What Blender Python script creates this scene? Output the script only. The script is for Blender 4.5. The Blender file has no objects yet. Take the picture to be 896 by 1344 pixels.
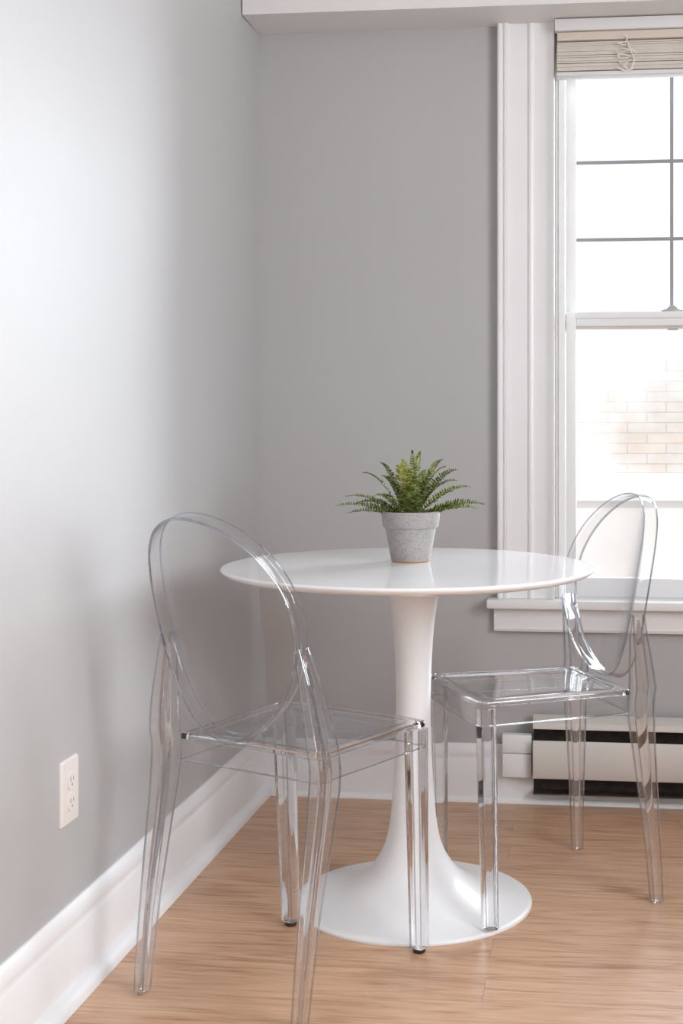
import bpy, bmesh, math, random
from mathutils import Vector, Matrix
PI = math.pi
random.seed(7)
sc = bpy.context.scene
C = sc.collection

# ------------------------------------------------------------------ materials
def new_mat(name):
    m = bpy.data.materials.new(name); m.use_nodes = True
    nt = m.node_tree; b = nt.nodes['Principled BSDF']
    return m, nt, b
def simple(name, col, rough=.5, spec=.5, noise=0.0, nscale=30, bump=0.0, coat=0.0):
    m, nt, b = new_mat(name)
    b.inputs['Base Color'].default_value = (*col, 1)
    b.inputs['Roughness'].default_value = rough
    b.inputs['Specular IOR Level'].default_value = spec
    b.inputs['Coat Weight'].default_value = coat
    tc = nt.nodes.new('ShaderNodeTexCoord')
    nz = nt.nodes.new('ShaderNodeTexNoise'); nz.inputs['Scale'].default_value = nscale; nz.inputs['Detail'].default_value = 5
    nt.links.new(tc.outputs['Object'], nz.inputs['Vector'])
    if noise:
        r = nt.nodes.new('ShaderNodeValToRGB')
        r.color_ramp.elements[0].position = .3; r.color_ramp.elements[1].position = .7
        r.color_ramp.elements[0].color = (*[c*(1-noise) for c in col], 1)
        r.color_ramp.elements[1].color = (*[min(1, c*(1+noise)) for c in col], 1)
        nt.links.new(nz.outputs['Fac'], r.inputs['Fac']); nt.links.new(r.outputs['Color'], b.inputs['Base Color'])
    if bump:
        bp = nt.nodes.new('ShaderNodeBump'); bp.inputs['Strength'].default_value = bump; bp.inputs['Distance'].default_value = .002
        nt.links.new(nz.outputs['Fac'], bp.inputs['Height']); nt.links.new(bp.outputs['Normal'], b.inputs['Normal'])
    return m

M_wall = simple('wall_paint', (.46, .452, .45), .52, .33, .012, 3, .02)
M_ceil = simple('ceiling_paint', (.80, .78, .77), .7, .3, .01, 4)
M_beam = simple('beam_paint', (.74, .72, .71), .5, .4, .01, 4)
M_trim = simple('trim_paint', (.83, .822, .826), .35, .5, .012, 8)
M_sash = simple('sash_vinyl', (.84, .84, .84), .35, .5, .01, 8)
M_table = simple('table_lacquer', (.88, .88, .885), .12, .5, .006, 5, 0, .3)
M_tbase = simple('table_base_paint', (.87, .87, .875), .28, .5, .006, 5)
M_outlet = simple('outlet_plastic', (.78, .72, .69), .4, .5, .01, 20)
M_slot = simple('outlet_slot', (.25, .2, .18), .6)
M_blind = simple('blind_slat', (.64, .585, .52), .55, .4, .05, 15)
M_valance = simple('valance_white', (.74, .73, .73), .5, .4, .01, 10)
M_head = simple('headrail_beige', (.70, .60, .52), .5, .4, .02, 15)
M_cord = simple('blind_cord', (.82, .77, .70), .35, .5, .05, 60)
M_muntin = simple('muntin_grey', (.30, .32, .33), .5, .4, .03, 30)
M_metal = simple('lock_metal', (.45, .45, .45), .35, .5)
M_heater = simple('heater_enamel', (.66, .62, .58), .45, .4, .03, 6)
M_heatdark = simple('heater_inside', (.035, .026, .022), .6, .4, .5, 40)
M_fin = simple('heater_fin', (.11, .07, .055), .5, .5, .6, 60)
M_rubber = simple('rubber_foot', (.05, .022, .018), .5, .4, .1, 60)
M_soil = simple('potting_soil', (.045, .035, .025), .9, .2, .5, 200, .5)
M_counter = simple('counter_wood', (.45, .36, .30), .5, .4, .1, 10)

def glass(name, col=(.985, .988, .995), ior=1.42):
    m, nt, b = new_mat(name)
    b.inputs['Base Color'].default_value = (*col, 1)
    b.inputs['Transmission Weight'].default_value = 1
    b.inputs['IOR'].default_value = ior
    b.inputs['Roughness'].default_value = 0
    return m
M_rail = glass('clear_polycarbonate_rail', (.95, .96, .98), 1.42)
M_edge = glass('clear_polycarbonate_edge', (.66, .69, .74), 1.5)
M_leg = glass('clear_polycarbonate_leg', (.985, .988, .995), 1.14)
M_leg.node_tree.nodes['Principled BSDF'].inputs['Coat Weight'].default_value = .6
M_leg.node_tree.nodes['Principled BSDF'].inputs['Coat Roughness'].default_value = 0
def thin_clear(name, f0=.035, tint=(.72, .74, .77)):
    """thin clear sheet: straight transmission, mirror reflection growing towards grazing angles"""
    m, nt, b = new_mat(name); N = nt.nodes.new; L = nt.links.new; nt.nodes.remove(b)
    lw = N('ShaderNodeLayerWeight'); lw.inputs['Blend'].default_value = .5
    pw = N('ShaderNodeMath'); pw.operation = 'POWER'; pw.inputs[1].default_value = 5; L(lw.outputs['Facing'], pw.inputs[0])
    ma = N('ShaderNodeMath'); ma.operation = 'MULTIPLY_ADD'; ma.inputs[1].default_value = .75; ma.inputs[2].default_value = f0; L(pw.outputs[0], ma.inputs[0])
    r = N('ShaderNodeValToRGB'); e = r.color_ramp.elements
    e[0].position = .7; e[0].color = (.987, .988, .992, 1); e[1].position = 1; e[1].color = (*tint, 1)
    L(lw.outputs['Facing'], r.inputs['Fac'])
    tr = N('ShaderNodeBsdfTransparent'); L(r.outputs['Color'], tr.inputs[0])
    gl = N('ShaderNodeBsdfGlossy'); gl.inputs['Roughness'].default_value = .02
    mx = N('ShaderNodeMixShader'); L(ma.outputs[0], mx.inputs[0]); L(tr.outputs[0], mx.inputs[1]); L(gl.outputs[0], mx.inputs[2])
    L(mx.outputs[0], nt.nodes['Material Output'].inputs[0])
    return m
M_clear = thin_clear('clear_polycarbonate')
M_seat = thin_clear('clear_polycarbonate_seat', .065, (.86, .87, .89))
M_rear = thin_clear('clear_polycarbonate_rear_leg', .15, (.60, .62, .65))
def pane_mat():
    m, nt, b = new_mat('window_glass'); N = nt.nodes.new; L = nt.links.new
    tr = N('ShaderNodeBsdfTransparent'); gl = N('ShaderNodeBsdfGlossy'); gl.inputs['Roughness'].default_value = 0
    fr = N('ShaderNodeFresnel'); fr.inputs[0].default_value = 1.25; mx = N('ShaderNodeMixShader')
    L(fr.outputs[0], mx.inputs[0]); L(tr.outputs[0], mx.inputs[1]); L(gl.outputs[0], mx.inputs[2])
    L(mx.outputs[0], nt.nodes['Material Output'].inputs[0]); nt.nodes.remove(b)
    return m
M_pane = pane_mat()

def floor_mat():
    m, nt, b = new_mat('floor_planks'); L = nt.links.new; N = nt.nodes.new
    tc = N('ShaderNodeTexCoord'); mp = N('ShaderNodeMapping'); L(tc.outputs['Object'], mp.inputs['Vector'])
    br = N('ShaderNodeTexBrick'); br.offset = .37; br.offset_frequency = 2; br.squash = 1
    br.inputs['Scale'].default_value = 1; br.inputs['Brick Width'].default_value = 1.15; br.inputs['Row Height'].default_value = .098
    br.inputs['Mortar Size'].default_value = .0007; br.inputs['Mortar Smooth'].default_value = .3; br.inputs['Bias'].default_value = 0
    br.inputs['Color1'].default_value = (0, 0, 0, 1); br.inputs['Color2'].default_value = (1, 1, 1, 1); br.inputs['Mortar'].default_value = (.5, .5, .5, 1)
    L(mp.outputs['Vector'], br.inputs['Vector'])
    # per-plank offset for the grain
    vm = N('ShaderNodeVectorMath'); vm.operation = 'MULTIPLY_ADD'; vm.inputs[1].default_value = (5.3, 3.1, 0)
    L(br.outputs['Color'], vm.inputs[0]); L(mp.outputs['Vector'], vm.inputs[2])
    g = N('ShaderNodeMapping'); g.inputs['Scale'].default_value = (3.6, 32, 1); L(vm.outputs[0], g.inputs['Vector'])
    n1 = N('ShaderNodeTexNoise'); n1.inputs['Scale'].default_value = 1.0; n1.inputs['Detail'].default_value = 6; n1.inputs['Roughness'].default_value = .62; n1.inputs['Distortion'].default_value = .9
    L(g.outputs['Vector'], n1.inputs['Vector'])
    g2 = N('ShaderNodeMapping'); g2.inputs['Scale'].default_value = (11, 170, 1); L(vm.outputs[0], g2.inputs['Vector'])
    n2 = N('ShaderNodeTexNoise'); n2.inputs['Scale'].default_value = 1.0; n2.inputs['Detail'].default_value = 3
    L(g2.outputs['Vector'], n2.inputs['Vector'])
    g3 = N('ShaderNodeMapping'); g3.inputs['Scale'].default_value = (.9, 9, 1); L(vm.outputs[0], g3.inputs['Vector'])
    n3 = N('ShaderNodeTexNoise'); n3.inputs['Scale'].default_value = 1.0; n3.inputs['Detail'].default_value = 2; n3.inputs['Distortion'].default_value = 1.4
    L(g3.outputs['Vector'], n3.inputs['Vector'])
    wv = N('ShaderNodeMath'); wv.operation = 'MULTIPLY'; wv.inputs[1].default_value = 46
    L(n3.outputs['Fac'], wv.inputs[0])
    sn = N('ShaderNodeMath'); sn.operation = 'SINE'; L(wv.outputs[0], sn.inputs[0])
    def math_(op, a, v):
        x = N('ShaderNodeMath'); x.operation = op; L(a, x.inputs[0]); x.inputs[1].default_value = v; return x.outputs[0]
    def add(a, c):
        x = N('ShaderNodeMath'); x.operation = 'ADD'; L(a, x.inputs[0]); L(c, x.inputs[1]); return x.outputs[0]
    s = add(math_('MULTIPLY', n1.outputs['Fac'], .60), math_('MULTIPLY', n2.outputs['Fac'], .36))
    s = add(s, math_('MULTIPLY', sn.outputs[0], .05))
    sep = N('ShaderNodeSeparateColor'); L(br.outputs['Color'], sep.inputs[0])
    s = add(s, math_('MULTIPLY', sep.outputs[0], .05))
    r = N('ShaderNodeValToRGB'); e = r.color_ramp.elements
    e[0].position = .33; e[0].color = (.38, .19, .10, 1)
    e[1].position = .68; e[1].color = (.68, .445, .29, 1)
    k = e.new(.48); k.color = (.565, .34, .21, 1)
    L(s, r.inputs['Fac'])
    mx = N('ShaderNodeMix'); mx.data_type = 'RGBA'; L(math_('MULTIPLY', br.outputs['Fac'], .55), mx.inputs[0]); L(r.outputs['Color'], mx.inputs[6]); mx.inputs[7].default_value = (.16, .085, .05, 1)
    L(mx.outputs[2], b.inputs['Base Color'])
    b.inputs['Roughness'].default_value = .33; b.inputs['Specular IOR Level'].default_value = .4
    bp = N('ShaderNodeBump'); bp.inputs['Strength'].default_value = .05; bp.inputs['Distance'].default_value = .001
    L(n2.outputs['Fac'], bp.inputs['Height']); L(bp.outputs['Normal'], b.inputs['Normal'])
    return m
M_floor = floor_mat()

def pot_mat():
    m, nt, b = new_mat('speckled_cement'); L = nt.links.new; N = nt.nodes.new
    tc = N('ShaderNodeTexCoord')
    n1 = N('ShaderNodeTexNoise'); n1.inputs['Scale'].default_value = 260; n1.inputs['Detail'].default_value = 3
    n2 = N('ShaderNodeTexNoise'); n2.inputs['Scale'].default_value = 45; n2.inputs['Detail'].default_value = 4
    for n in (n1, n2): L(tc.outputs['Object'], n.inputs['Vector'])
    r = N('ShaderNodeValToRGB'); e = r.color_ramp.elements
    e[0].position = .34; e[0].color = (.20, .19, .185, 1); e[1].position = .43; e[1].color = (.335, .31, .295, 1)
    k = e.new(.68); k.color = (.375, .355, .34, 1)
    L(n1.outputs['Fac'], r.inputs['Fac'])
    mx = N('ShaderNodeMix'); mx.data_type = 'RGBA'; mx.inputs[0].default_value = .3
    L(r.outputs['Color'], mx.inputs[6])
    r2 = N('ShaderNodeValToRGB'); r2.color_ramp.elements[0].color = (.30, .285, .275, 1); r2.color_ramp.elements[1].color = (.40, .38, .365, 1)
    r2.color_ramp.elements[0].position = .35; r2.color_ramp.elements[1].position = .65
    L(n2.outputs['Fac'], r2.inputs['Fac']); L(r2.outputs['Color'], mx.inputs[7])
    L(mx.outputs[2], b.inputs['Base Color']); b.inputs['Roughness'].default_value = .8
    bp = N('ShaderNodeBump'); bp.inputs['Strength'].default_value = .3; bp.inputs['Distance'].default_value = .001
    L(n1.outputs['Fac'], bp.inputs['Height']); L(bp.outputs['Normal'], b.inputs['Normal'])
    return m
M_pot = pot_mat()
M_clay = simple('pot_base_clay', (.48, .33, .24), .8, .3, .1, 60)

def leaf_mat(name, c0, c1):
    m, nt, b = new_mat(name); L = nt.links.new; N = nt.nodes.new
    tc = N('ShaderNodeTexCoord'); n = N('ShaderNodeTexNoise'); n.inputs['Scale'].default_value = 120; n.inputs['Detail'].default_value = 2
    L(tc.outputs['Object'], n.inputs['Vector'])
    r = N('ShaderNodeValToRGB'); r.color_ramp.elements[0].position = .38; r.color_ramp.elements[1].position = .62
    r.color_ramp.elements[0].color = (*c0, 1); r.color_ramp.elements[1].color = (*c1, 1)
    L(n.outputs['Fac'], r.inputs['Fac']); L(r.outputs['Color'], b.inputs['Base Color'])
    b.inputs['Roughness'].default_value = .4
    b.inputs['Subsurface Weight'].default_value = 0
    return m
M_leaf = [leaf_mat('fern_dark', (.05, .075, .012), (.27, .32, .07)),
          leaf_mat('fern_mid', (.10, .14, .02), (.44, .49, .13)),
          leaf_mat('fern_light', (.24, .25, .03), (.56, .56, .15))]

def brick_mat():
    m, nt, b = new_mat('glow_faded_brick'); L = nt.links.new; N = nt.nodes.new
    tc = N('ShaderNodeTexCoord')
    br = N('ShaderNodeTexBrick'); br.offset = .5; br.inputs['Scale'].default_value = 1
    br.inputs['Brick Width'].default_value = .272; br.inputs['Row Height'].default_value = .0725
    br.inputs['Mortar Size'].default_value = .0045; br.inputs['Mortar Smooth'].default_value = .3; br.inputs['Bias'].default_value = 0
    br.inputs['Color1'].default_value = (.74, .63, .56, 1); br.inputs['Color2'].default_value = (.68, .645, .625, 1); br.inputs['Mortar'].default_value = (.50, .51, .51, 1)
    L(tc.outputs['UV'], br.inputs['Vector'])
    n = N('ShaderNodeTexNoise'); n.inputs['Scale'].default_value = 5; n.inputs['Detail'].default_value = 3
    L(tc.outputs['UV'], n.inputs['Vector'])
    mx = N('ShaderNodeMix'); mx.data_type = 'RGBA'; mx.blend_type = 'MULTIPLY'; mx.inputs[0].default_value = .5
    r0 = N('ShaderNodeValToRGB'); r0.color_ramp.elements[0].color = (.8, .72, .68, 1); r0.color_ramp.elements[1].color = (1, 1, 1, 1); r0.color_ramp.elements[0].position = .35; r0.color_ramp.elements[1].position = .6
    L(n.outputs['Fac'], r0.inputs['Fac']); L(br.outputs['Color'], mx.inputs[6]); L(r0.outputs['Color'], mx.inputs[7])
    # window glow painted as white over the brick, fading out round one spot
    sp = N('ShaderNodeVectorMath'); sp.operation = 'SUBTRACT'; sp.inputs[1].default_value = (GLOW_GAP[0], GLOW_GAP[1], 0); L(tc.outputs['UV'], sp.inputs[0])
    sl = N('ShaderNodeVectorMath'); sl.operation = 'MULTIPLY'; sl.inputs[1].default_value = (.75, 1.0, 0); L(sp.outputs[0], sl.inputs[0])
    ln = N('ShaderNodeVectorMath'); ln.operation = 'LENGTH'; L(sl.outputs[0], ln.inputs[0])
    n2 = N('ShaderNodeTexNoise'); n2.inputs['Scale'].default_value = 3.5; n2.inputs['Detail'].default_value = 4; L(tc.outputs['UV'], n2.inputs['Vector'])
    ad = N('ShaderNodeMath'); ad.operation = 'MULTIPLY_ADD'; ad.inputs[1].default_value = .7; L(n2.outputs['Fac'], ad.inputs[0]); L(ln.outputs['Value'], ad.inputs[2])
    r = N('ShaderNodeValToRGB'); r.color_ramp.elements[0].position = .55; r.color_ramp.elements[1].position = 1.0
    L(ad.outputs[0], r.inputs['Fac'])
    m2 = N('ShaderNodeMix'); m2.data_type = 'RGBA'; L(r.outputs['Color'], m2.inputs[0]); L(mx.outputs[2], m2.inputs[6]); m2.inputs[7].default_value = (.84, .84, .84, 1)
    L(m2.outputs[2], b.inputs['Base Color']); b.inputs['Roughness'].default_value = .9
    return m

# ------------------------------------------------------------------ mesh helpers
def finish(name, bm, mat, parent=None, smooth=None, loc=None, mats=None):
    bmesh.ops.recalc_face_normals(bm, faces=bm.faces[:])
    me = bpy.data.meshes.new(name); bm.to_mesh(me); bm.free()
    for x in (mats or [mat]): me.materials.append(x)
    if smooth is not None:
        for p in me.polygons: p.use_smooth = True
        me.set_sharp_from_angle(angle=math.radians(smooth))
    o = bpy.data.objects.new(name, me); C.objects.link(o)
    if parent: o.parent = parent
    if loc: o.location = loc
    return o
def thing(name, label, cat, loc=(0, 0, 0), rz=0, group=None):
    o = bpy.data.objects.new(name, None); o.empty_display_size = .1; C.objects.link(o)
    o.location = loc; o.rotation_euler = (0, 0, rz); o['label'] = label; o['category'] = cat
    if group: o['group'] = group
    return o
def struct(o, label=None, cat=None):
    o['kind'] = 'structure'
    if label: o['label'] = label
    if cat: o['category'] = cat
    return o
def box(bm, lo, hi, M=None, bev=0):
    vs = [bm.verts.new((x, y, z)) for x in (lo[0], hi[0]) for y in (lo[1], hi[1]) for z in (lo[2], hi[2])]
    fs = [bm.faces.new([vs[i] for i in q]) for q in ((0, 1, 3, 2), (4, 6, 7, 5), (0, 4, 5, 1), (2, 3, 7, 6), (0, 2, 6, 4), (1, 5, 7, 3))]
    if bev:
        es = list({e for f in fs for e in f.edges})
        r = bmesh.ops.bevel(bm, geom=es, offset=bev, segments=2, profile=.5, affect='EDGES')
        vs = list({v for f in r['faces'] for v in f.verts} | {v for v in vs if v.is_valid})
    if M: bmesh.ops.transform(bm, matrix=M, verts=[v for v in vs if v.is_valid])
    return bm
def loft(bm, rings, cap0=True, cap1=True, closed=True):
    R = [[bm.verts.new(p) for p in r] for r in rings]
    n = len(R[0])
    for a, b in zip(R, R[1:]):
        for i in range(n if closed else n-1):
            j = (i+1) % n
            bm.faces.new((a[i], a[j], b[j], b[i]))
    if cap0: bm.faces.new(R[0][::-1])
    if cap1: bm.faces.new(R[-1])
    return bm
def lathe(bm, prof, seg=64, cx=0, cy=0, cap0=True, cap1=True):
    rings = [[(cx+r*math.cos(2*PI*i/seg), cy+r*math.sin(2*PI*i/seg), z) for i in range(seg)] for r, z in prof]
    return loft(bm, rings, cap0, cap1)
def extrude_profile(bm, prof, p0, p1):
    """prof: closed list of 3-D offset vectors; swept from p0 to p1."""
    return loft(bm, [[tuple(Vector(p0)+Vector(q)) for q in prof], [tuple(Vector(p1)+Vector(q)) for q in prof]])
def tube(bm, pts, r, seg=8):
    pts = [Vector(p) for p in pts]; rings = []
    for i, p in enumerate(pts):
        d = (pts[min(i+1, len(pts)-1)]-pts[max(i-1, 0)]).normalized()
        up = Vector((0, 0, 1)) if abs(d.z) < .9 else Vector((1, 0, 0))
        a = d.cross(up).normalized(); b = a.cross(d)
        rr = r[i] if isinstance(r, (list, tuple)) else r
        rings.append([tuple(p+rr*(math.cos(2*PI*k/seg)*a+math.sin(2*PI*k/seg)*b)) for k in range(seg)])
    return loft(bm, rings)

# ------------------------------------------------------------------ room frame
CORNER = Vector((-.491, 3.756, 0))
E = Vector((.9936, -.1129, 0)).normalized()       # along the back wall, to the right
NB = Vector((E.y, -E.x, 0))                        # from the back wall into the room
LD = Vector((-.1332, -1, 0)).normalized()          # along the left wall, towards the viewer
NL = Vector((-LD.y, LD.x, 0))                      # from the left wall into the room
BEAM_Z = 2.123; CEIL_Z = 2.42
MB = Matrix(((E.x, NB.x, 0, CORNER.x), (E.y, NB.y, 0, CORNER.y), (0, 0, 1, 0), (0, 0, 0, 1)))   # (u, n, z) -> world
ML = Matrix(((LD.x, NL.x, 0, CORNER.x), (LD.y, NL.y, 0, CORNER.y), (0, 0, 1, 0), (0, 0, 0, 1)))
def B(u, n, z): return tuple(MB @ Vector((u, n, z)))
def bbox_(bm, u0, u1, n0, n1, z0, z1, bev=0): return box(bm, (u0, n0, z0), (u1, n1, z1), MB, bev)

U0, U1 = .825, 1.465     # window opening
SILL = .557; HEAD = 2.10
ROOM_U = 2.75; ROOM_L = 6.3

bm = bmesh.new(); box(bm, (-.12, -.12, -.1), (ROOM_U+.12, ROOM_L, 0), MB)
fl = finish('floor', bm, M_floor)
# let the floor texture run along the back wall
fl.data.transform(MB.inverted()); fl.matrix_world = MB
struct(fl)
bm = bmesh.new(); box(bm, (0, -.12, 0), (ROOM_L, 0, CEIL_Z), ML); struct(finish('wall_left', bm, M_wall))
bm = bmesh.new()
bbox_(bm, -.12, U0, -.15, 0, 0, CEIL_Z); bbox_(bm, U1, ROOM_U, -.15, 0, 0, CEIL_Z)
bbox_(bm, U0, U1, -.15, 0, 0, SILL-.024); bbox_(bm, U0, U1, -.15, 0, HEAD, CEIL_Z)
struct(finish('wall_back', bm, M_wall))
bm = bmesh.new(); bbox_(bm, -.12, ROOM_U+.12, -.15, ROOM_L, CEIL_Z, CEIL_Z+.1); struct(finish('ceiling', bm, M_ceil))
# right wall with an unseen opening added for fill light (outside the frame)
WY0, WY1, WZ0, WZ1 = 1.9, 3.7, 1.0, 2.3
bm = bmesh.new()
bbox_(bm, ROOM_U, ROOM_U+.12, 0, WY0, 0, CEIL_Z); bbox_(bm, ROOM_U, ROOM_U+.12, WY1, ROOM_L, 0, CEIL_Z)
bbox_(bm, ROOM_U, ROOM_U+.12, WY0, WY1, 0, WZ0); bbox_(bm, ROOM_U, ROOM_U+.12, WY0, WY1, WZ1, CEIL_Z)
struct(finish('wall_right', bm, M_wall))
bm = bmesh.new(); bbox_(bm, -.12, ROOM_U+.12, ROOM_L, ROOM_L+.12, 0, CEIL_Z); struct(finish('wall_front', bm, M_wall))
# beam
bm = bmesh.new(); bbox_(bm, 0, ROOM_U, 0, .185, BEAM_Z, CEIL_Z)
struct(finish('ceiling_beam', bm, M_beam))

# baseboards
def bb_profile(h=.165, t=.018):
    return [(0, 0), (t, 0), (t, h-.045), (t-.002, h-.041), (t-.004, h-.036), (t-.003, h-.030), (t-.003, h-.018), (t-.007, h-.010), (t-.010, h-.004), (.004, h), (0, h)]
def shoe_profile(t=.018, r=.026):
    return [(t, .0), (t+r*.85, 0)]+[(t+r*.85*math.cos(a), r*math.sin(a)) for a in (.3, .6, .9, 1.2, 1.5)]+[(t, r)]
def sweep(name, prof, M, a, b, mat, parent=None):
    bm = bmesh.new(); loft(bm, [[(a, n, z) for n, z in prof], [(b, n, z) for n, z in prof]])
    bmesh.ops.transform(bm, matrix=M, verts=bm.verts[:])
    return finish(name, bm, mat, parent, smooth=35)
o = struct(sweep('baseboard_left', bb_profile(), ML, 0, ROOM_L, M_trim)); sweep('shoe_molding', shoe_profile(), ML, 0.0, ROOM_L, M_trim, o)
o = struct(sweep('baseboard_back', bb_profile(.155), MB, .018, ROOM_U, M_trim)); sweep('shoe_molding', shoe_profile(.018, .014), MB, .04, ROOM_U, M_trim, o)

# ------------------------------------------------------------------ window
win = bpy.data.objects.new('window_1', None); C.objects.link(win); win['kind'] = 'structure'
win['label'] = 'white double hung window with thin grey muntins in the back wall'; win['category'] = 'window'
cas = [(0, 0), (0, .030), (.004, .034), (.008, .034), (.011, .028), (.016, .028), (.020, .033), (.027, .033), (.032, .026), (.034, .020), (.083, .020),
       (.086, .025), (.092, .027), (.098, .025), (.101, .021), (.128, .021), (.140, .026), (.147, .032), (.155, .034), (.156, .030), (.156, 0)]
for s, ua in ((1, U0-.156), (-1, U1+.156)):
    bm = bmesh.new(); loft(bm, [[B(ua+s*u, n, z) for u, n in cas] for z in (SILL+.0005, BEAM_Z)])
    finish('window_casing', bm, M_trim, win, smooth=30)
bm = bmesh.new()
for a, b_ in ((U0, U0+.028), (U1-.028, U1)):
    bbox_(bm, a, b_, -.15, -.012, SILL, HEAD, .002)
bbox_(bm, U0+.028, U1-.028, -.15, -.012, HEAD-.03, HEAD)
bbox_(bm, U0+.01, U0+.014, -.012, -.008, SILL, HEAD); bbox_(bm, U1-.014, U1-.01, -.012, -.008, SILL, HEAD)
finish('jamb', bm, M_sash, win)
bm = bmesh.new(); bbox_(bm, U0-.183, U1+.183, -.02, .058, SILL-.024, SILL, .004); bbox_(bm, U0, U1, -.15, -.02, SILL-.024, SILL-.001); finish('window_stool', bm, M_trim, win, smooth=40)
bm = bmesh.new(); bbox_(bm, U0-.166, U1+.166, 0, .022, SILL-.090, SILL-.0245, .003)
bbox_(bm, U0-.166, U1+.166, .022, .025, SILL-.083, SILL-.079); finish('apron', bm, M_trim, win, smooth=40)
G0, G1 = U0+.058, U1-.058
MR0, MR1 = 1.291, 1.340
# lower sash (inner track)
lo = bm = bmesh.new(); S0, S1 = U0+.029, U1-.029
bbox_(bm, S0, G0, -.070, -.034, SILL+.002, MR1, .003); bbox_(bm, G1, S1, -.070, -.034, SILL+.002, MR1, .003)
bbox_(bm, G0, G1, -.070, -.036, SILL+.002, SILL+.052, .003)
bbox_(bm, G0, G1, -.070, -.036, MR0+.010, MR1-.014, .002); bbox_(bm, G0-.002, G1+.002, -.070, -.030, MR1-.018, MR1, .003)
low = finish('lower_sash', bm, M_sash, win, smooth=40)
bm = bmesh.new(); bbox_(bm, G0-.003, G1+.003, -.056, -.052, SILL+.05, MR0+.012); finish('pane', bm, M_pane, low)
bm = bmesh.new(); bbox_(bm, G0, G1, -.066, -.042, MR0+.003, MR0+.010); finish('glazing_bead', bm, M_blind, low)
bm = bmesh.new(); uc = (U0+U1)/2
bbox_(bm, S0, G0, -.112, -.076, MR0, HEAD-.03, .003); bbox_(bm, G1, S1, -.112, -.076, MR0, HEAD-.03, .003)
bbox_(bm, G0, G1, -.112, -.076, MR0+.002, MR1-.003, .002); bbox_(bm, G0, G1, -.112, -.076, HEAD-.075, HEAD-.03, .002)
ups = finish('upper_sash', bm, M_sash, win, smooth=40)
bm = bmesh.new(); bbox_(bm, G0-.003, G1+.003, -.096, -.092, MR1-.006, HEAD-.07); finish('pane', bm, M_pane, ups)
bm = bmesh.new()
bbox_(bm, uc-.0045, uc+.0045, -.091, -.084, MR1-.003, HEAD-.075)
for z in (1.545, 1.760): bbox_(bm, G0, G1, -.0905, -.0845, z-.0045, z+.0045)
finish('muntin', bm, M_muntin, ups)
bm = bmesh.new(); lathe(bm, [(.030, MR1), (.030, MR1+.004), (.016, MR1+.008), (.008, MR1+.016), (.001, MR1+.017)], 20)
bmesh.ops.scale(bm, vec=(1, .45, 1), verts=bm.verts[:]); bmesh.ops.translate(bm, vec=(uc, -.048, 0), verts=bm.verts[:]); bmesh.ops.transform(bm, matrix=MB, verts=bm.verts[:])
finish('sash_lock', bm, M_metal, low, smooth=40)
bm = bmesh.new(); bbox_(bm, uc-.014, uc+.014, -.046, -.030, MR0-.002, MR0+.003); finish('lock_keeper', bm, M_metal, low)

# ------------------------------------------------------------------ blind
bl = thing('window_blind', 'beige slatted blind raised into a stack at the top of the window', 'blind', B(uc, .035, BEAM_Z))
inv = Matrix.Translation(-Vector(B(uc, .035, BEAM_Z)))
def bpart(name, bm, mat, smooth=40, parent=bl):
    bmesh.ops.transform(bm, matrix=inv, verts=bm.verts[:]); return finish(name, bm, mat, parent, smooth)
V0, V1 = U0+.001, U1-.001
bm = bmesh.new(); bbox_(bm, V0, V1, .036, .064, BEAM_Z-.035, BEAM_Z-.0035, .001); bpart('valance', bm, M_valance)
bm = bmesh.new(); bbox_(bm, V0+.006, V1-.006, .006, .052, BEAM_Z-.060, BEAM_Z-.036, .002)
bbox_(bm, V0+.008, V1-.006, .052, .056, BEAM_Z-.059, BEAM_Z-.054); bpart('headrail', bm, M_head)
zz = BEAM_Z-.063; k = 0
while zz > BEAM_Z-.140:
    bm = bmesh.new(); dz = random.uniform(-.0008, .0008); dn = random.uniform(-.0015, .0015)
    pr = [(.004+dn, -.0004), (.028+dn, .0004), (.052+dn, -.0004+dz), (.052+dn, -.0050+dz), (.028+dn, -.0044), (.004+dn, -.0050)]
    a = random.uniform(-.002, .002)
    loft(bm, [[B(V0+.006, n, zz+z) for n, z in pr], [B(V1-.006, n, zz+z+a*.5) for n, z in pr]])
    bpart('slat', bm, M_blind, None); zz -= .0052; k += 1
bm = bmesh.new(); bbox_(bm, V0+.004, V1-.004, .004, .054, BEAM_Z-.154, BEAM_Z-.1435, .002); bpart('bottom_rail', bm, M_valance)
bm = bmesh.new(); uk = 1.012
pts = []
for i in range(90):
    t = i/89; a = 2*PI*t*4.5
    w = .004+.020*math.sin(PI*min(1, t*1.05))**1.3
    pts.append(B(uk+w*math.sin(a)+.006*math.sin(2.3*a), .062+.006*math.cos(a*1.4), BEAM_Z-.062-.075*t+.008*math.cos(a)))
tube(bm, pts, .0014, 6)
tube(bm, [B(uk+.003, .058, BEAM_Z-.056), B(uk+.012, .066, BEAM_Z-.085), B(uk+.026, .064, BEAM_Z-.118), B(uk+.016, .062, BEAM_Z-.145)], .0016, 6)
tube(bm, [B(uk-.02, .060, BEAM_Z-.138), B(uk, .062, BEAM_Z-.147), B(uk+.025, .060, BEAM_Z-.140)], .002, 6)
bpart('lift_cord', bm, M_cord)

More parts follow.
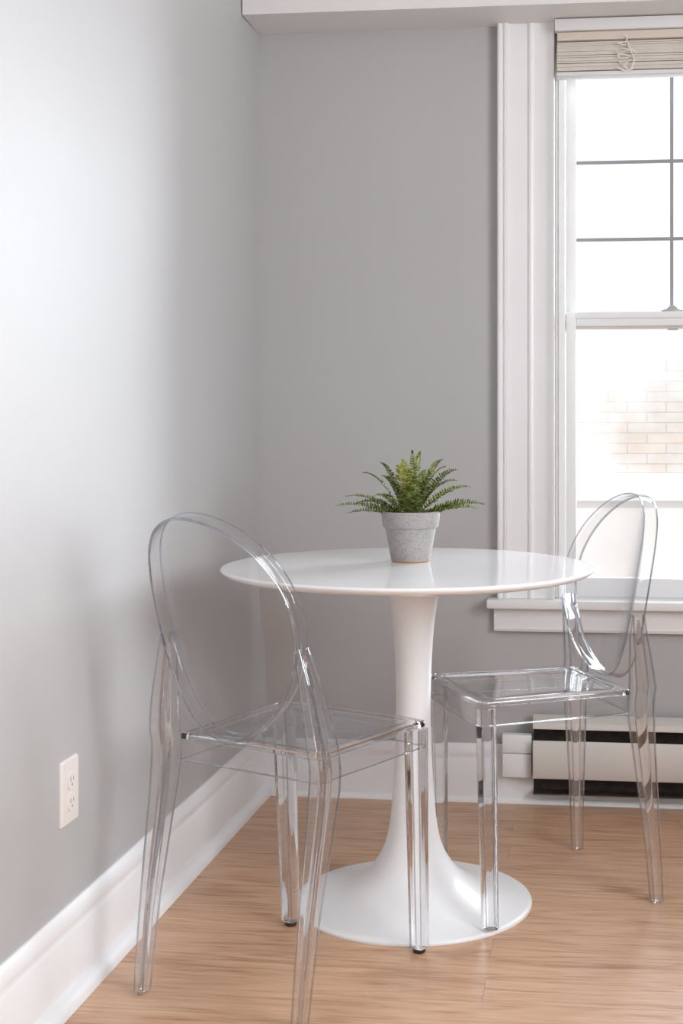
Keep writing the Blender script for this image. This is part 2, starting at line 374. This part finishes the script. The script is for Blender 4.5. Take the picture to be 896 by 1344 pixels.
# ------------------------------------------------------------------ baseboard heater
h0, h1 = .768, 2.6
ht = thing('baseboard_heater', 'long white baseboard heater with dark open gaps under the window', 'heater', B((h0+h1)/2, .04, 0))
invh = Matrix.Translation(-Vector(B((h0+h1)/2, .04, 0)))
def hpart(name, bm, mat, smooth=40, parent=ht):
    bmesh.ops.transform(bm, matrix=invh, verts=bm.verts[:]); return finish(name, bm, mat, parent, smooth)
def hs(prof, a=h0, b_=h1):
    bm = bmesh.new(); loft(bm, [[B(a, n, z) for n, z in prof], [B(b_, n, z) for n, z in prof]]); return bm
hpart('top_cover', hs([(.019, .238), (.019, .243), (.045, .240), (.070, .230), (.074, .221), (.074, .215), (.071, .215), (.071, .220), (.067, .227), (.045, .236)]), M_heater)
hpart('cover_panel', hs([(.070, .180), (.074, .184), (.077, .180), (.077, .086), (.074, .082), (.070, .086)]), M_heater)
hpart('back_plate', hs([(.019, .036), (.019, .2375), (.021, .2375), (.021, .036)]), M_heatdark)
bm = hs([(.021, .036), (.0605, .036), (.0605, .040), (.021, .040)])
hpart('bottom_pan', bm, M_heatdark)
for i in range(70):
    u = h0+.03+i*.0055
    bm = bmesh.new(); a = random.uniform(-.002, .002)
    loft(bm, [[B(u+a, .024, .10), B(u+a, .062, .10), B(u, .062, .172), B(u, .024, .172)], [B(u+a+.0006, .024, .10), B(u+a+.0006, .062, .10), B(u+.0006, .062, .172), B(u+.0006, .024, .172)]])
    hpart('heating_fin', bm, M_fin)
bm = bmesh.new(); tube(bm, [B(h0+.004, .044, .136), B(h1-.004, .044, .136)], .011, 12); hpart('pipe', bm, M_fin)
for u in (1.33, 1.95):
    for za, zb_ in ((.178, .214), (.046, .082)):
        bm = bmesh.new(); bbox_(bm, u, u+.012, .0215, .069, za, zb_); hpart('bracket', bm, M_heatdark)
bm = bmesh.new(); bbox_(bm, .684, .764, .0195, .052, .142, .192, .004); bbox_(bm, .684, .764, .0195, .050, .076, .1405, .004); hpart('end_cover', bm, M_trim)

# ------------------------------------------------------------------ outlet
pl = thing('power_outlet', 'white duplex wall outlet on the grey left wall', 'outlet', tuple(ML @ Vector((1.331, .0, .372))))
pl.rotation_euler = (0, 0, math.atan2(NL.y, NL.x)+PI/2)   # local -y faces the room, local x runs along the wall
bm = bmesh.new()
def rrect(w, h, r, y, n=4):
    out = []
    for cx, cz, a0 in ((w-r, h-r, 0), (-w+r, h-r, PI/2), (-w+r, -h+r, PI), (w-r, -h+r, 1.5*PI)):
        out += [(cx+r*math.cos(a0+i*PI/2/n), y, cz+r*math.sin(a0+i*PI/2/n)) for i in range(n+1)]
    return out
loft(bm, [rrect(.0385, .0595, .004, 0), rrect(.0385, .0595, .004, -.003), rrect(.035, .056, .004, -.0065)]); finish('cover_plate', bm, M_outlet, pl, smooth=30)
for z in (.0195, -.0195):
    bm = bmesh.new(); rg = []
    for y, s in ((-.0064, 1), (-.0085, 1), (-.0092, .94)):
        rg.append([(s*max(-.0145, min(.0145, .0175*math.cos(a))), y, z+s*.0145*math.sin(a)*1.15) for a in [2*PI*i/24 for i in range(24)]])
    loft(bm, rg); f = finish('receptacle_face', bm, M_outlet, pl, smooth=30)
    bm = bmesh.new()
    for x, hh in ((-.0062, .0045), (.0062, .0036)): box(bm, (x-.001, -.0095, z+.003-hh), (x+.001, -.0090, z+.003+hh))
    lathe(bm, [(.0024, 0), (.0024, .0004)], 12)
    for v in bm.verts[-24:]: v.co = Vector((v.co.x, -.0091-v.co.z, z-.0075+v.co.y))
    finish('slot', bm, M_slot, f)
bm = bmesh.new(); lathe(bm, [(.0028, 0), (.0028, .0008), (.002, .0013)], 14)
for v in bm.verts: v.co = Vector((v.co.x, -.0064-v.co.z, v.co.y))
finish('screw', bm, M_outlet, pl, smooth=40)

# ------------------------------------------------------------------ table
TX, TY = -.058, 2.905
tb = thing('pedestal_table', 'round white pedestal table with flared trumpet base on the wood floor', 'table', (TX, TY, 0))
R = .402
bm = bmesh.new(); lathe(bm, [(.02, .709), (.30, .709), (.345, .7105), (.372, .7118), (.386, .7150), (R-.0055, .7195), (R-.0012, .7240), (R, .7268), (R-.0008, .7288), (R-.0035, .7300), (R-.010, .7303), (.2, .7303), (.01, .7303)], 160)
finish('tabletop', bm, M_table, tb, smooth=50)
pts = [(.257, .0), (.2575, .003), (.2565, .006), (.253, .0078), (.22, .0115), (.19, .0175), (.16, .027), (.13, .042), (.105, .060), (.085, .082), (.070, .106), (.0585, .135), (.0515, .17), (.046, .22), (.042, .28), (.0388, .35), (.0378, .42), (.0385, .48), (.041, .54), (.0455, .60), (.0525, .65), (.060, .685), (.069, .7085)]
# smooth the profile by Catmull-Rom
def cr(P, n=4):
    P = [Vector(p) for p in P]; out = []
    for i in range(len(P)-1):
        a, b, c, d = P[max(i-1, 0)], P[i], P[i+1], P[min(i+2, len(P)-1)]
        for k in range(n):
            t = k/n; out.append(.5*((2*b)+(c-a)*t+(2*a-5*b+4*c-d)*t*t+(3*b-a-3*c+d)*t**3))
    out.append(P[-1]); return out
prof = [(p.x, p.y) for p in pts and [Vector(q) for q in pts[:4]]] + [(p.x, p.y) for p in cr(pts[3:])[1:]]
bm = bmesh.new(); lathe(bm, prof, 128, .012, .012); finish('pedestal', bm, M_tbase, tb, smooth=50)

# ------------------------------------------------------------------ chairs
def make_chair(label, loc, rz, q):
    t = thing('clear_chair', label, 'chair', loc, rz, None)
    # ---- backrest: shallow oval tray, rim flange to the rear, bowed round the sitter
    yb, zb, al, a, b_, c, d = q['oval']
    ca, sa = math.cos(al), math.sin(al)
    def pt(x, v, dep):
        y = c*(x/a)**2 - dep
        return (x, yb+y*ca-v*sa, zb+v*ca+y*sa)
    n = 96; rings = []
    def ring(k, dep, dr=0): return [pt((a*k+dr)*math.cos(2*PI*i/n), (b_*k+dr)*math.sin(2*PI*i/n), dep) for i in range(n)]
    bm = bmesh.new(); w = .0045
    ks = [.02, .15, .3, .45, .6, .75, .88]
    rings = [ring(k, .0) for k in ks]
    rings += [ring(1, 0, -.012), ring(1, -.0005, -.006), ring(1, -.0005, -.002), ring(1, .0012, 0), ring(1, d-.0015, 0), ring(1, d, -.0015), ring(1, d, -w+.0015), ring(1, d-.0015, -w), ring(1, .010, -w), ring(1, .0062, -w-.0012), ring(1, .005, -w-.004)]
    rings += [ring(k, .005) for k in ks[::-1]]
    loft(bm, rings)
    nf = len(bm.faces)
    for dep, dr, rr in ((d-.0009, -.0012, .0020), (.0009, -.0012, .0015), (d-.0009, -w+.0006, .0009)):
        cen = ring(1, dep, dr); cx_ = Vector((0, yb, zb)); rg = []
        for i in range(n):
            p = Vector(cen[i]); tg = (Vector(cen[(i+1) % n])-Vector(cen[i-1])).normalized(); o1 = (p-cx_).normalized(); o2 = tg.cross(o1).normalized(); o1 = o2.cross(tg)
            rg.append([tuple(p+rr*(math.cos(2*PI*k/8)*o1+math.sin(2*PI*k/8)*o2)) for k in range(8)])
        loft(bm, rg+rg[:1], False, False); 
    bmesh.ops.remove_doubles(bm, verts=bm.verts[:], dist=1e-6)
    for f in bm.faces[nf:]: f.material_index = 1
    finish('backrest', bm, None, t, smooth=40, mats=[M_clear, M_edge])
    # ---- seat
    sr, yr, sf, yf = q['seat']; zt = .46
    def outline(off, z, bow=.010, arch=0):
        P = [Vector((-sr, yr)), Vector((sr, yr)), Vector((sf, yf)), Vector((-sf, yf))]; out = []
        rad = [.012, .012, .02, .02]
        for i in range(4):
            p, pv, nx = P[i], P[i-1], P[(i+1) % 4]
            d0 = (pv-p).normalized(); d1 = (nx-p).normalized()
            r = rad[i]; A = p+d0*r; Bp = p+d1*r
            for k in range(7):
                s = k/6; out.append((1-s)**2*A+2*s*(1-s)*p+s*s*Bp)
            pn = P[(i+1) % 4]; C0 = Bp; C1 = pn-d1*rad[(i+1) % 4]
            for k in range(1, 12):
                s = k/12; out.append(C0.lerp(C1, s))
        res = []
        m = Vector((0, (yr+yf)/2))
        for p in out:
            y = p.y
            if p.y > yr+.02: y += bow*max(0, 1-(p.x/sf)**2)*max(0, (p.y-yr)/(yf-yr))**4
            hx = sr+(sf-sr)*(p.y-yr)/(yf-yr)
            fx = (hx-off)/hx; fy = 1-off/((yf-yr)/2)
            ar = arch*max(0, 1-max(abs(p.x)/hx if abs(abs(p.x)-hx) > .02 else 0, abs((p.y-m.y)/((yf-yr)/2)) if abs(abs(p.x)-hx) <= .02 else 0)**4)
            res.append((p.x*fx, m.y+(y-m.y)*fy, z+ar))
        return res
    bm = bmesh.new()
    ap = .053
    rg = [outline(.0055, zt-ap), outline(.0005, zt-ap), outline(0, zt-ap+.0015), outline(0, zt-.006), outline(.0015, zt-.0018), outline(.006, zt), outline(.020, zt), outline(.030, zt-.0035), outline(.05, zt-.0055), outline(.09, zt-.007), outline(.13, zt-.008)]
    rg += [outline(.13, zt-.016), outline(.09, zt-.015), outline(.04, zt-.014), outline(.012, zt-.013), outline(.007, zt-.016), outline(.0065, zt-.03)]
    R_ = [[bm.verts.new(p) for p in r] for r in rg]; nn = len(R_[0])
    for A, Bq in zip(R_, R_[1:]+R_[:1]):
        if A is R_[10]: continue
        for i in range(nn): bm.faces.new((A[i], A[(i+1) % nn], Bq[(i+1) % nn], Bq[i]))
    bm.faces.new(R_[10]); bm.faces.new(R_[11][::-1])
    def band(prof, mi):
        n0 = len(bm.faces)
        rr_ = [[bm.verts.new(p) for p in outline(o_, z_)] for o_, z_ in prof]
        for A, Bq in zip(rr_, rr_[1:]+rr_[:1]):
            for i in range(nn): bm.faces.new((A[i], A[(i+1) % nn], Bq[(i+1) % nn], Bq[i]))
        bm.faces.ensure_lookup_table()
        for f in bm.faces[n0:]: f.material_index = mi
    band([(.0008, zt-.0115), (.0008, zt-.004), (.003, zt-.0018), (.008, zt-.0012), (.0105, zt-.003), (.0105, zt-.0115)], 1)   # thick rim
    circ = [(math.cos(a_), math.sin(a_)) for a_ in [2*PI*k/8 for k in range(8)]]
    band([(.0016+.0016*x_, zt-ap+.0016+.0016*y_) for x_, y_ in circ], 2)
    band([(.025+.0012*x_, zt-.0018+.0012*y_) for x_, y_ in circ], 2)
    finish('seat', bm, None, t, smooth=40, mats=[M_seat, M_rail, M_edge])
    # ---- legs
    def sect(cx, cy, z, hx, hy, bev, rot=0):
        P = [(hx, hy-bev), (hx-bev, hy), (-hx+bev, hy), (-hx, hy-bev), (-hx, -hy+bev), (-hx+bev, -hy), (hx-bev, -hy), (hx, -hy+bev)]
        cr_, sr_ = math.cos(rot), math.sin(rot)
        return [(cx+x*cr_-y*sr_, cy+x*sr_+y*cr_, z) for x, y in P]
    for key in ('fl', 'fr'):
        s = -1 if key == 'fl' else 1
        fx, fy, fz = q['feet'][key]
        tx, ty = s*(sf-.0175), yf-.0185
        bm = bmesh.new(); zt2 = zt-.0165; z0 = fz+(.009 if q['pads'] else 0)
        def L(z): k = (z-z0)/(zt2-z0); return fx+(tx-fx)*k, fy+(ty-fy)*k
        sec = [(z0, .0138), (z0+.003, .0156), (z0+.14, .0172), (z0+.28, .0188), (zt2-.004, .0200), (zt2, .0196)]
        def flute(cx, cy, z, h):
            out = []
            for k in range(48):
                an = 2*PI*k/48; ca_, sa_ = math.cos(an), math.sin(an)
                rr = h*(abs(ca_)**4+abs(sa_)**4)**-.25*(1-.045*(.5-.5*math.cos(8*an)))
                out.append((cx+rr*ca_, cy+rr*sa_, z))
            return out
        loft(bm, [flute(*L(z), z, h) for z, h in sec]); nf = len(bm.faces)
        for an in (PI/4, .75*PI, 1.25*PI, 1.75*PI): tube(bm, [(L(z)[0]+1.13*h*math.cos(an), L(z)[1]+1.13*h*math.sin(an), z) for z, h in sec[1:]], .0013, 6)
        bm.faces.ensure_lookup_table()
        for f in bm.faces[nf:]: f.material_index = 1
        lg = finish('leg', bm, None, t, smooth=40, mats=[M_leg, M_edge])
        if q['pads']:
            bm = bmesh.new(); lathe(bm, [(.011, fz), (.0125, fz+.002), (.0125, fz+.0075), (.0115, fz+.0088)], 20, fx, fy); finish('foot_pad', bm, M_rubber, lg, smooth=40)
    for key in ('rl', 'rr'):
        s = -1 if key == 'rl' else 1
        fx, fy, fz = q['feet'][key]
        tj = -math.radians(q['joint']); jx, jy, jz = pt(a*math.cos(tj), b_*math.sin(tj), d*.5)
        def sup(cx, cy, z, hx, hy, bev):
            out = []
            for k in range(32):
                an = 2*PI*(k+.5)/32; ca_, sa_ = math.cos(an), math.sin(an)
                r_ = (abs(ca_)**3.4+abs(sa_)**3.4)**(-1/3.4)
                out.append((cx+hx*r_*ca_, cy+hy*r_*sa_, z))
            return out
        kx = sr+.0195; kn = yr+q.get('knee', -.010)
        P = [Vector((fx, fy, fz)), Vector((fx+(s*kx-fx)*.36, fy+(kn-fy)*.36, .17)), Vector((s*kx, kn, .40)), Vector((s*kx, kn-.003, .47))]
        S = [(.0110, .0135), (.0135, .018), (.0185, .030), (.0185, .031)]
        pp = cr(P, 6); m_ = len(pp); bm = bmesh.new(); rg = []
        for i, p in enumerate(pp):
            f = i/(m_-1)*(len(S)-1); i0 = min(int(f), len(S)-2); k = f-i0
            hx = S[i0][0]*(1-k)+S[i0+1][0]*k; hy = S[i0][1]*(1-k)+S[i0+1][1]*k
            rg.append(sup(p.x, p.y, p.z, hx, hy, .0045))
        # above the seat the leg runs up and dies into the outside of the oval
        xo0, xi0, z00 = kx+.0185, kx-.0185, .47
        for i in range(1, 13):
            k = i/12; z = z00+(jz-z00)*k
            v = (z-zb-(c-d*.5)*sa)/ca; ox = a*math.sqrt(max(0, 1-min(1, (v/b_)**2)))+.0012
            xo = xo0+(jx+.004-xo0)*(k**1.35); xi = xi0+(jx-.010-xi0)*k
            xi = min(max(xi, ox), xo-.0012)
            cy = (kn-.003)*(1-k)+(jy)*k; hy = .031*(1-k)+.0165*k
            hx = (xo-xi)/2; rg.append(sup(s*(xo+xi)/2, cy, z, hx, hy, min(.0045, hx*.6)))
        rg = [[((x-P[0].x)*.82+P[0].x, (y-P[0].y)*.82+P[0].y, z) for x, y, z in rg[0]]] + [[(x, y, z+.003) for x, y, z in rg[0]]] + rg[1:]
        loft(bm, rg); nf = len(bm.faces)
        for k in (3, 12, 19, 28):
            tube(bm, [Vector(r[k]) for r in rg[1:]], .0018, 6)
        nf2 = len(bm.faces)
        tube(bm, [(Vector(r[0])+Vector(r[16]))/2 for r in rg[1:-1]], [.32*min((Vector(r[0])-Vector(r[16])).length, (Vector(r[8])-Vector(r[24])).length) for r in rg[1:-1]], 16)
        bm.faces.ensure_lookup_table()
        for f in bm.faces[nf:]: f.material_index = 1
        for f in bm.faces[nf2:]: f.material_index = 2
        finish('leg', bm, None, t, smooth=30, mats=[M_rear, M_edge, M_leg])
    return t
def local(wx, wy, wz, loc, rz):
    dx, dy = wx-loc[0], wy-loc[1]; c_, s_ = math.cos(rz), math.sin(rz)
    return (dx*c_+dy*s_, -dx*s_+dy*c_, wz)
la, ra = (-.2653, 2.5528, 0), -.5505
lb, rb = (.2139, 2.9984, 0), 1.8919
A = dict(oval=(-.2291, .6845, .2843, .1593, .2115, .054, .0314), seat=(.1641, -.1445, .1797, .1919), joint=12, pads=True, knee=-.012,
         feet=dict(rl=local(-.534, 2.448, 0, la, ra), rr=local(-.231, 2.290, 0, la, ra), fl=local(-.297, 2.775, 0, la, ra), fr=local(-.030, 2.635, 0, la, ra)))
Bc = dict(oval=(-.2103, .6714, .1858, .1875, .2096, .0476, .0340), seat=(.1519, -.176, .1725, .1828), joint=14, pads=False, knee=-.012,
          feet=dict(rl=local(.481, 2.905, 0, lb, rb), rr=local(.347, 3.260, 0, lb, rb), fl=local(.113, 2.725, .0115, lb, rb), fr=local(.0135, 3.172, 0.0, lb, rb)))
make_chair('clear plastic chair with oval back standing nearest the left wall, seen from behind', la, ra, A)
make_chair('clear plastic chair with oval back standing under the window, facing the table', lb, rb, Bc)

# ------------------------------------------------------------------ potted fern
PX, PY, PZ = -.053, 2.985, .7305
pf = thing('potted_fern', 'small green fern in a speckled grey pot on the white table', 'plant', (PX, PY, PZ))
bm = bmesh.new()
lathe(bm, [(.010, .0004), (.040, .0004), (.0425, .0035), (.044, .006), (.0475, .025), (.052, .050), (.0565, .0735), (.060, .0755), (.0622, .078), (.0655, .1065), (.0655, .1095), (.0635, .1115), (.0605, .1115), (.0588, .1085), (.056, .080), (.0545, .078), (.010, .078)], 64)
finish('pot', bm, M_pot, pf, smooth=45)
bm = bmesh.new(); lathe(bm, [(.0405, .0002), (.0432, .0030), (.0440, .0048), (.0438, .0052), (.042, .0036), (.0395, .0003)], 64, cap0=False, cap1=False)
bm.faces.ensure_lookup_table()
finish('pot_foot', bm, M_clay, pf, smooth=45)
bm = bmesh.new(); lathe(bm, [(.0565, .0785), (.0572, .092), (.05, .0955), (.03, .0975), (.005, .0985)], 40)
for v in bm.verts:
    if v.co.z > .0925: v.co.z += random.uniform(-.002, .002)
finish('soil', bm, M_soil, pf, smooth=60)
def frond(az, reach, rise, droop, width, mat, roll=0, base=(0, 0), npair=24):
    """a pinnate leaf: a thin rib with paired leaflets."""
    dirv = Vector((math.cos(az), math.sin(az), 0)); side = Vector((-math.sin(az), math.cos(az), 0)); up = Vector((0, 0, 1))
    b0 = Vector((base[0], base[1], .096))
    def P(s): return b0+dirv*(reach*s)+up*(rise*(1-(1-s)**1.7)-droop*.55*s**2.6)
    bm = bmesh.new(); n = 14
    tube(bm, [P(i/n) for i in range(n+1)], [.0011*(1-.75*i/n) for i in range(n+1)], 5)
    for i in range(npair):
        s = .10+.89*i/(npair-1)
        tg = (P(min(1, s+.02))-P(max(0, s-.02))).normalized()
        sd = (side*math.cos(roll)+tg.cross(side)*math.sin(roll)).normalized(); nm = sd.cross(tg).normalized()
        ln = (1.0 if rise > .125 else 1.38)*width*min(1, .45+2.4*s)*(1-max(0, (s-.45)/.55)**1.5*.90)
        hw = max(.0010, .0046*(.4+.6*ln/(1.38*width)))
        for sg in (1, -1):
            k = random.uniform(.85, 1.1); fw = random.uniform(.10, .35); cup = random.uniform(.05, .35)
            d = (sd*sg+tg*fw+nm*cup*-.6).normalized(); L_ = ln*k
            c0 = P(s)
            tw = nm*random.uniform(-.0008, .0012)
            pts = [c0-tg*hw*.25, c0+d*L_*.25-tg*hw*.62+tw, c0+d*L_*.65-tg*hw*.45+nm*-.0006, c0+d*L_-nm*.0018, c0+d*L_*.65+tg*hw*.5+nm*-.0006, c0+d*L_*.25+tg*hw*.6-tw, c0+tg*hw*.25]
            mid = [c0+d*L_*.25+nm*.0008, c0+d*L_*.65+nm*.0004]
            v = [bm.verts.new(p) for p in pts]; m0, m1 = [bm.verts.new(p) for p in mid]
            for q in ((v[0], v[1], m0), (v[1], v[2], m1, m0), (v[2], v[3], m1), (v[3], v[4], m1), (v[4], v[5], m0, m1), (v[5], v[6], m0), (v[6], v[0], m0)):
                bm.faces.new(q)
    bmesh.ops.solidify(bm, geom=bm.faces[:], thickness=.0003)
    return finish('frond', bm, mat, pf)
D = math.radians
FR = [  # azimuth, reach, rise, droop, leaflet length, material, roll
    (D(184), .168, .042, .028, .0125, 1, .5), (D(172), .150, .062, .030, .012, 1, .3), (D(200), .145, .030, .030, .012, 0, .5),
    (D(160), .118, .110, .022, .011, 0, .2), (D(140), .090, .125, .008, .011, 0, .0), (D(215), .100, .070, .035, .012, 1, .3),
    (D(120), .035, .130, .0, .017, 2, .0), (D(235), .045, .120, .0, .019, 2, .0), (D(85), .030, .150, .0, .010, 1, .6),
    (D(300), .035, .138, .0, .014, 1, .5), (D(60), .045, .148, .0, .011, 2, .2), (D(30), .085, .132, .006, .014, 1, .2),
    (D(20), .110, .112, .012, .015, 0, .3), (D(335), .085, .118, .006, .016, 1, .3), (D(8), .135, .080, .022, .013, 1, .4),
    (D(352), .165, .048, .030, .0125, 0, .5), (D(358), .150, .036, .026, .0125, 1, .5), (D(320), .080, .085, .018, .014, 0, .2),
    (D(270), .055, .085, .020, .014, 1, .0), (D(250), .070, .070, .028, .013, 0, .1), (D(285), .068, .062, .026, .013, 0, .1),
    (D(345), .105, .095, .020, .013, 0, .3), (D(100), .060, .110, .0, .013, 0, .0), (D(45), .070, .105, .0, .013, 0, .1),
    (D(205), .070, .100, .010, .013, 0, .2), (D(150), .060, .095, .010, .013, 0, .1), (D(310), .050, .110, .004, .015, 1, .2),
    (D(195), .125, .055, .040, .012, 0, .4), (D(260), .030, .100, .004, .015, 1, .0), (D(345), .060, .128, .002, .014, 1, .2)]
for az, re, ri, dr, wd, mi, ro in FR:
    r0 = random.uniform(.004, .022)
    frond(az+random.uniform(-.05, .05), re-r0, ri, dr, wd, M_leaf[mi], ro, (r0*math.cos(az), r0*math.sin(az)), max(14, int(24*math.hypot(re, ri)/.16)))

# ------------------------------------------------------------------ outside
YB = 9.4
GLOW_GAP = (1.72+3, .95)  # centre of the brick left clear of the painted glow
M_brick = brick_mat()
M_ledge = simple('ledge_concrete', (.80, .79, .78), .85, .3, .03, 6)
M_lower = simple('lower_render', (.80, .755, .735), .9, .2, .05, 4)
nb = thing('neighbouring_building', 'brick building fading into painted white glow outside the window', 'building', (2.0, YB+.5, -2))
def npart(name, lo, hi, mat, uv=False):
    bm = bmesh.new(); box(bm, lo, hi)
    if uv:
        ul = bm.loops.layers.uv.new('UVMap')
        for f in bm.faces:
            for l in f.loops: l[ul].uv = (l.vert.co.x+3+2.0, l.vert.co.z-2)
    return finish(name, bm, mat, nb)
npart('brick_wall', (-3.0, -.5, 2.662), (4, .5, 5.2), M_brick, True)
npart('ledge', (-3.0, -.56, 2.47), (4, .5, 2.661), M_ledge)
npart('lower_wall', (-3.0, -.5, 0), (4, .5, 2.469), M_lower)
bm = bmesh.new(); box(bm, (-8, 4.1, -2.1), (12, 16, -2.0)); struct(finish('ground', bm, simple('yard_ground', (.45, .44, .42), .9, .2, .1, 2)))

# ------------------------------------------------------------------ light
w = bpy.data.worlds.new('World'); sc.world = w; w.use_nodes = True
bg = w.node_tree.nodes['Background']
bg.inputs[0].default_value = (.94, .97, 1, 1); bg.inputs[1].default_value = 1.05
def area(name, loc, target, sx, sy, power, col, spread=180):
    l = bpy.data.lights.new(name, 'AREA'); l.shape = 'RECTANGLE'; l.size = sx; l.size_y = sy; l.energy = power; l.color = col; l.spread = math.radians(spread)
    o = bpy.data.objects.new(name, l); C.objects.link(o); o.location = loc
    o.rotation_euler = (Vector(target)-Vector(loc)).to_track_quat('-Z', 'Y').to_euler(); return o
wc = Vector(B(ROOM_U+.02, (WY0+WY1)/2, (WZ0+WZ1)/2))
area('added_fill_light', wc, wc-E+Vector((0, 0, .12)), WY1-WY0, WZ1-WZ0, 84, (.90, .95, 1), 165)  # fill lamp added in the right-wall opening to brighten the room
s = bpy.data.lights.new('sun', 'SUN'); s.energy = 1.4; s.angle = math.radians(5); s.color = (1, .96, .9)
so = bpy.data.objects.new('sun', s); C.objects.link(so); so.rotation_euler = (math.radians(48), 0, math.radians(-12)); so.location = (0, -4, 6)

area('sky_glow', (3.15, 6.75, 2.2), (.6, 3.6, 1.25), 3.2, 2.6, 750, (.84, .92, 1))

# ------------------------------------------------------------------ camera
cam = bpy.data.cameras.new('Camera'); co = bpy.data.objects.new('Camera', cam); C.objects.link(co)
co.location = (0, 0, 1.05); co.rotation_euler = (PI/2, 0, 0)
cam.sensor_width = 36; cam.lens = 1760/1344*36
cam.shift_x = -(570-448)/1344; cam.shift_y = (548-672)/1344
cam.clip_start = .05
sc.camera = co
sc.view_settings.view_transform = 'Standard'; sc.view_settings.look = 'None'; sc.view_settings.gamma = 1; sc.view_settings.exposure = .08
sc.view_settings.use_curve_mapping = False
sc.cycles.max_bounces = 32; sc.cycles.transmission_bounces = 28; sc.cycles.glossy_bounces = 8; sc.cycles.diffuse_bounces = 6
sc.cycles.transparent_max_bounces = 16
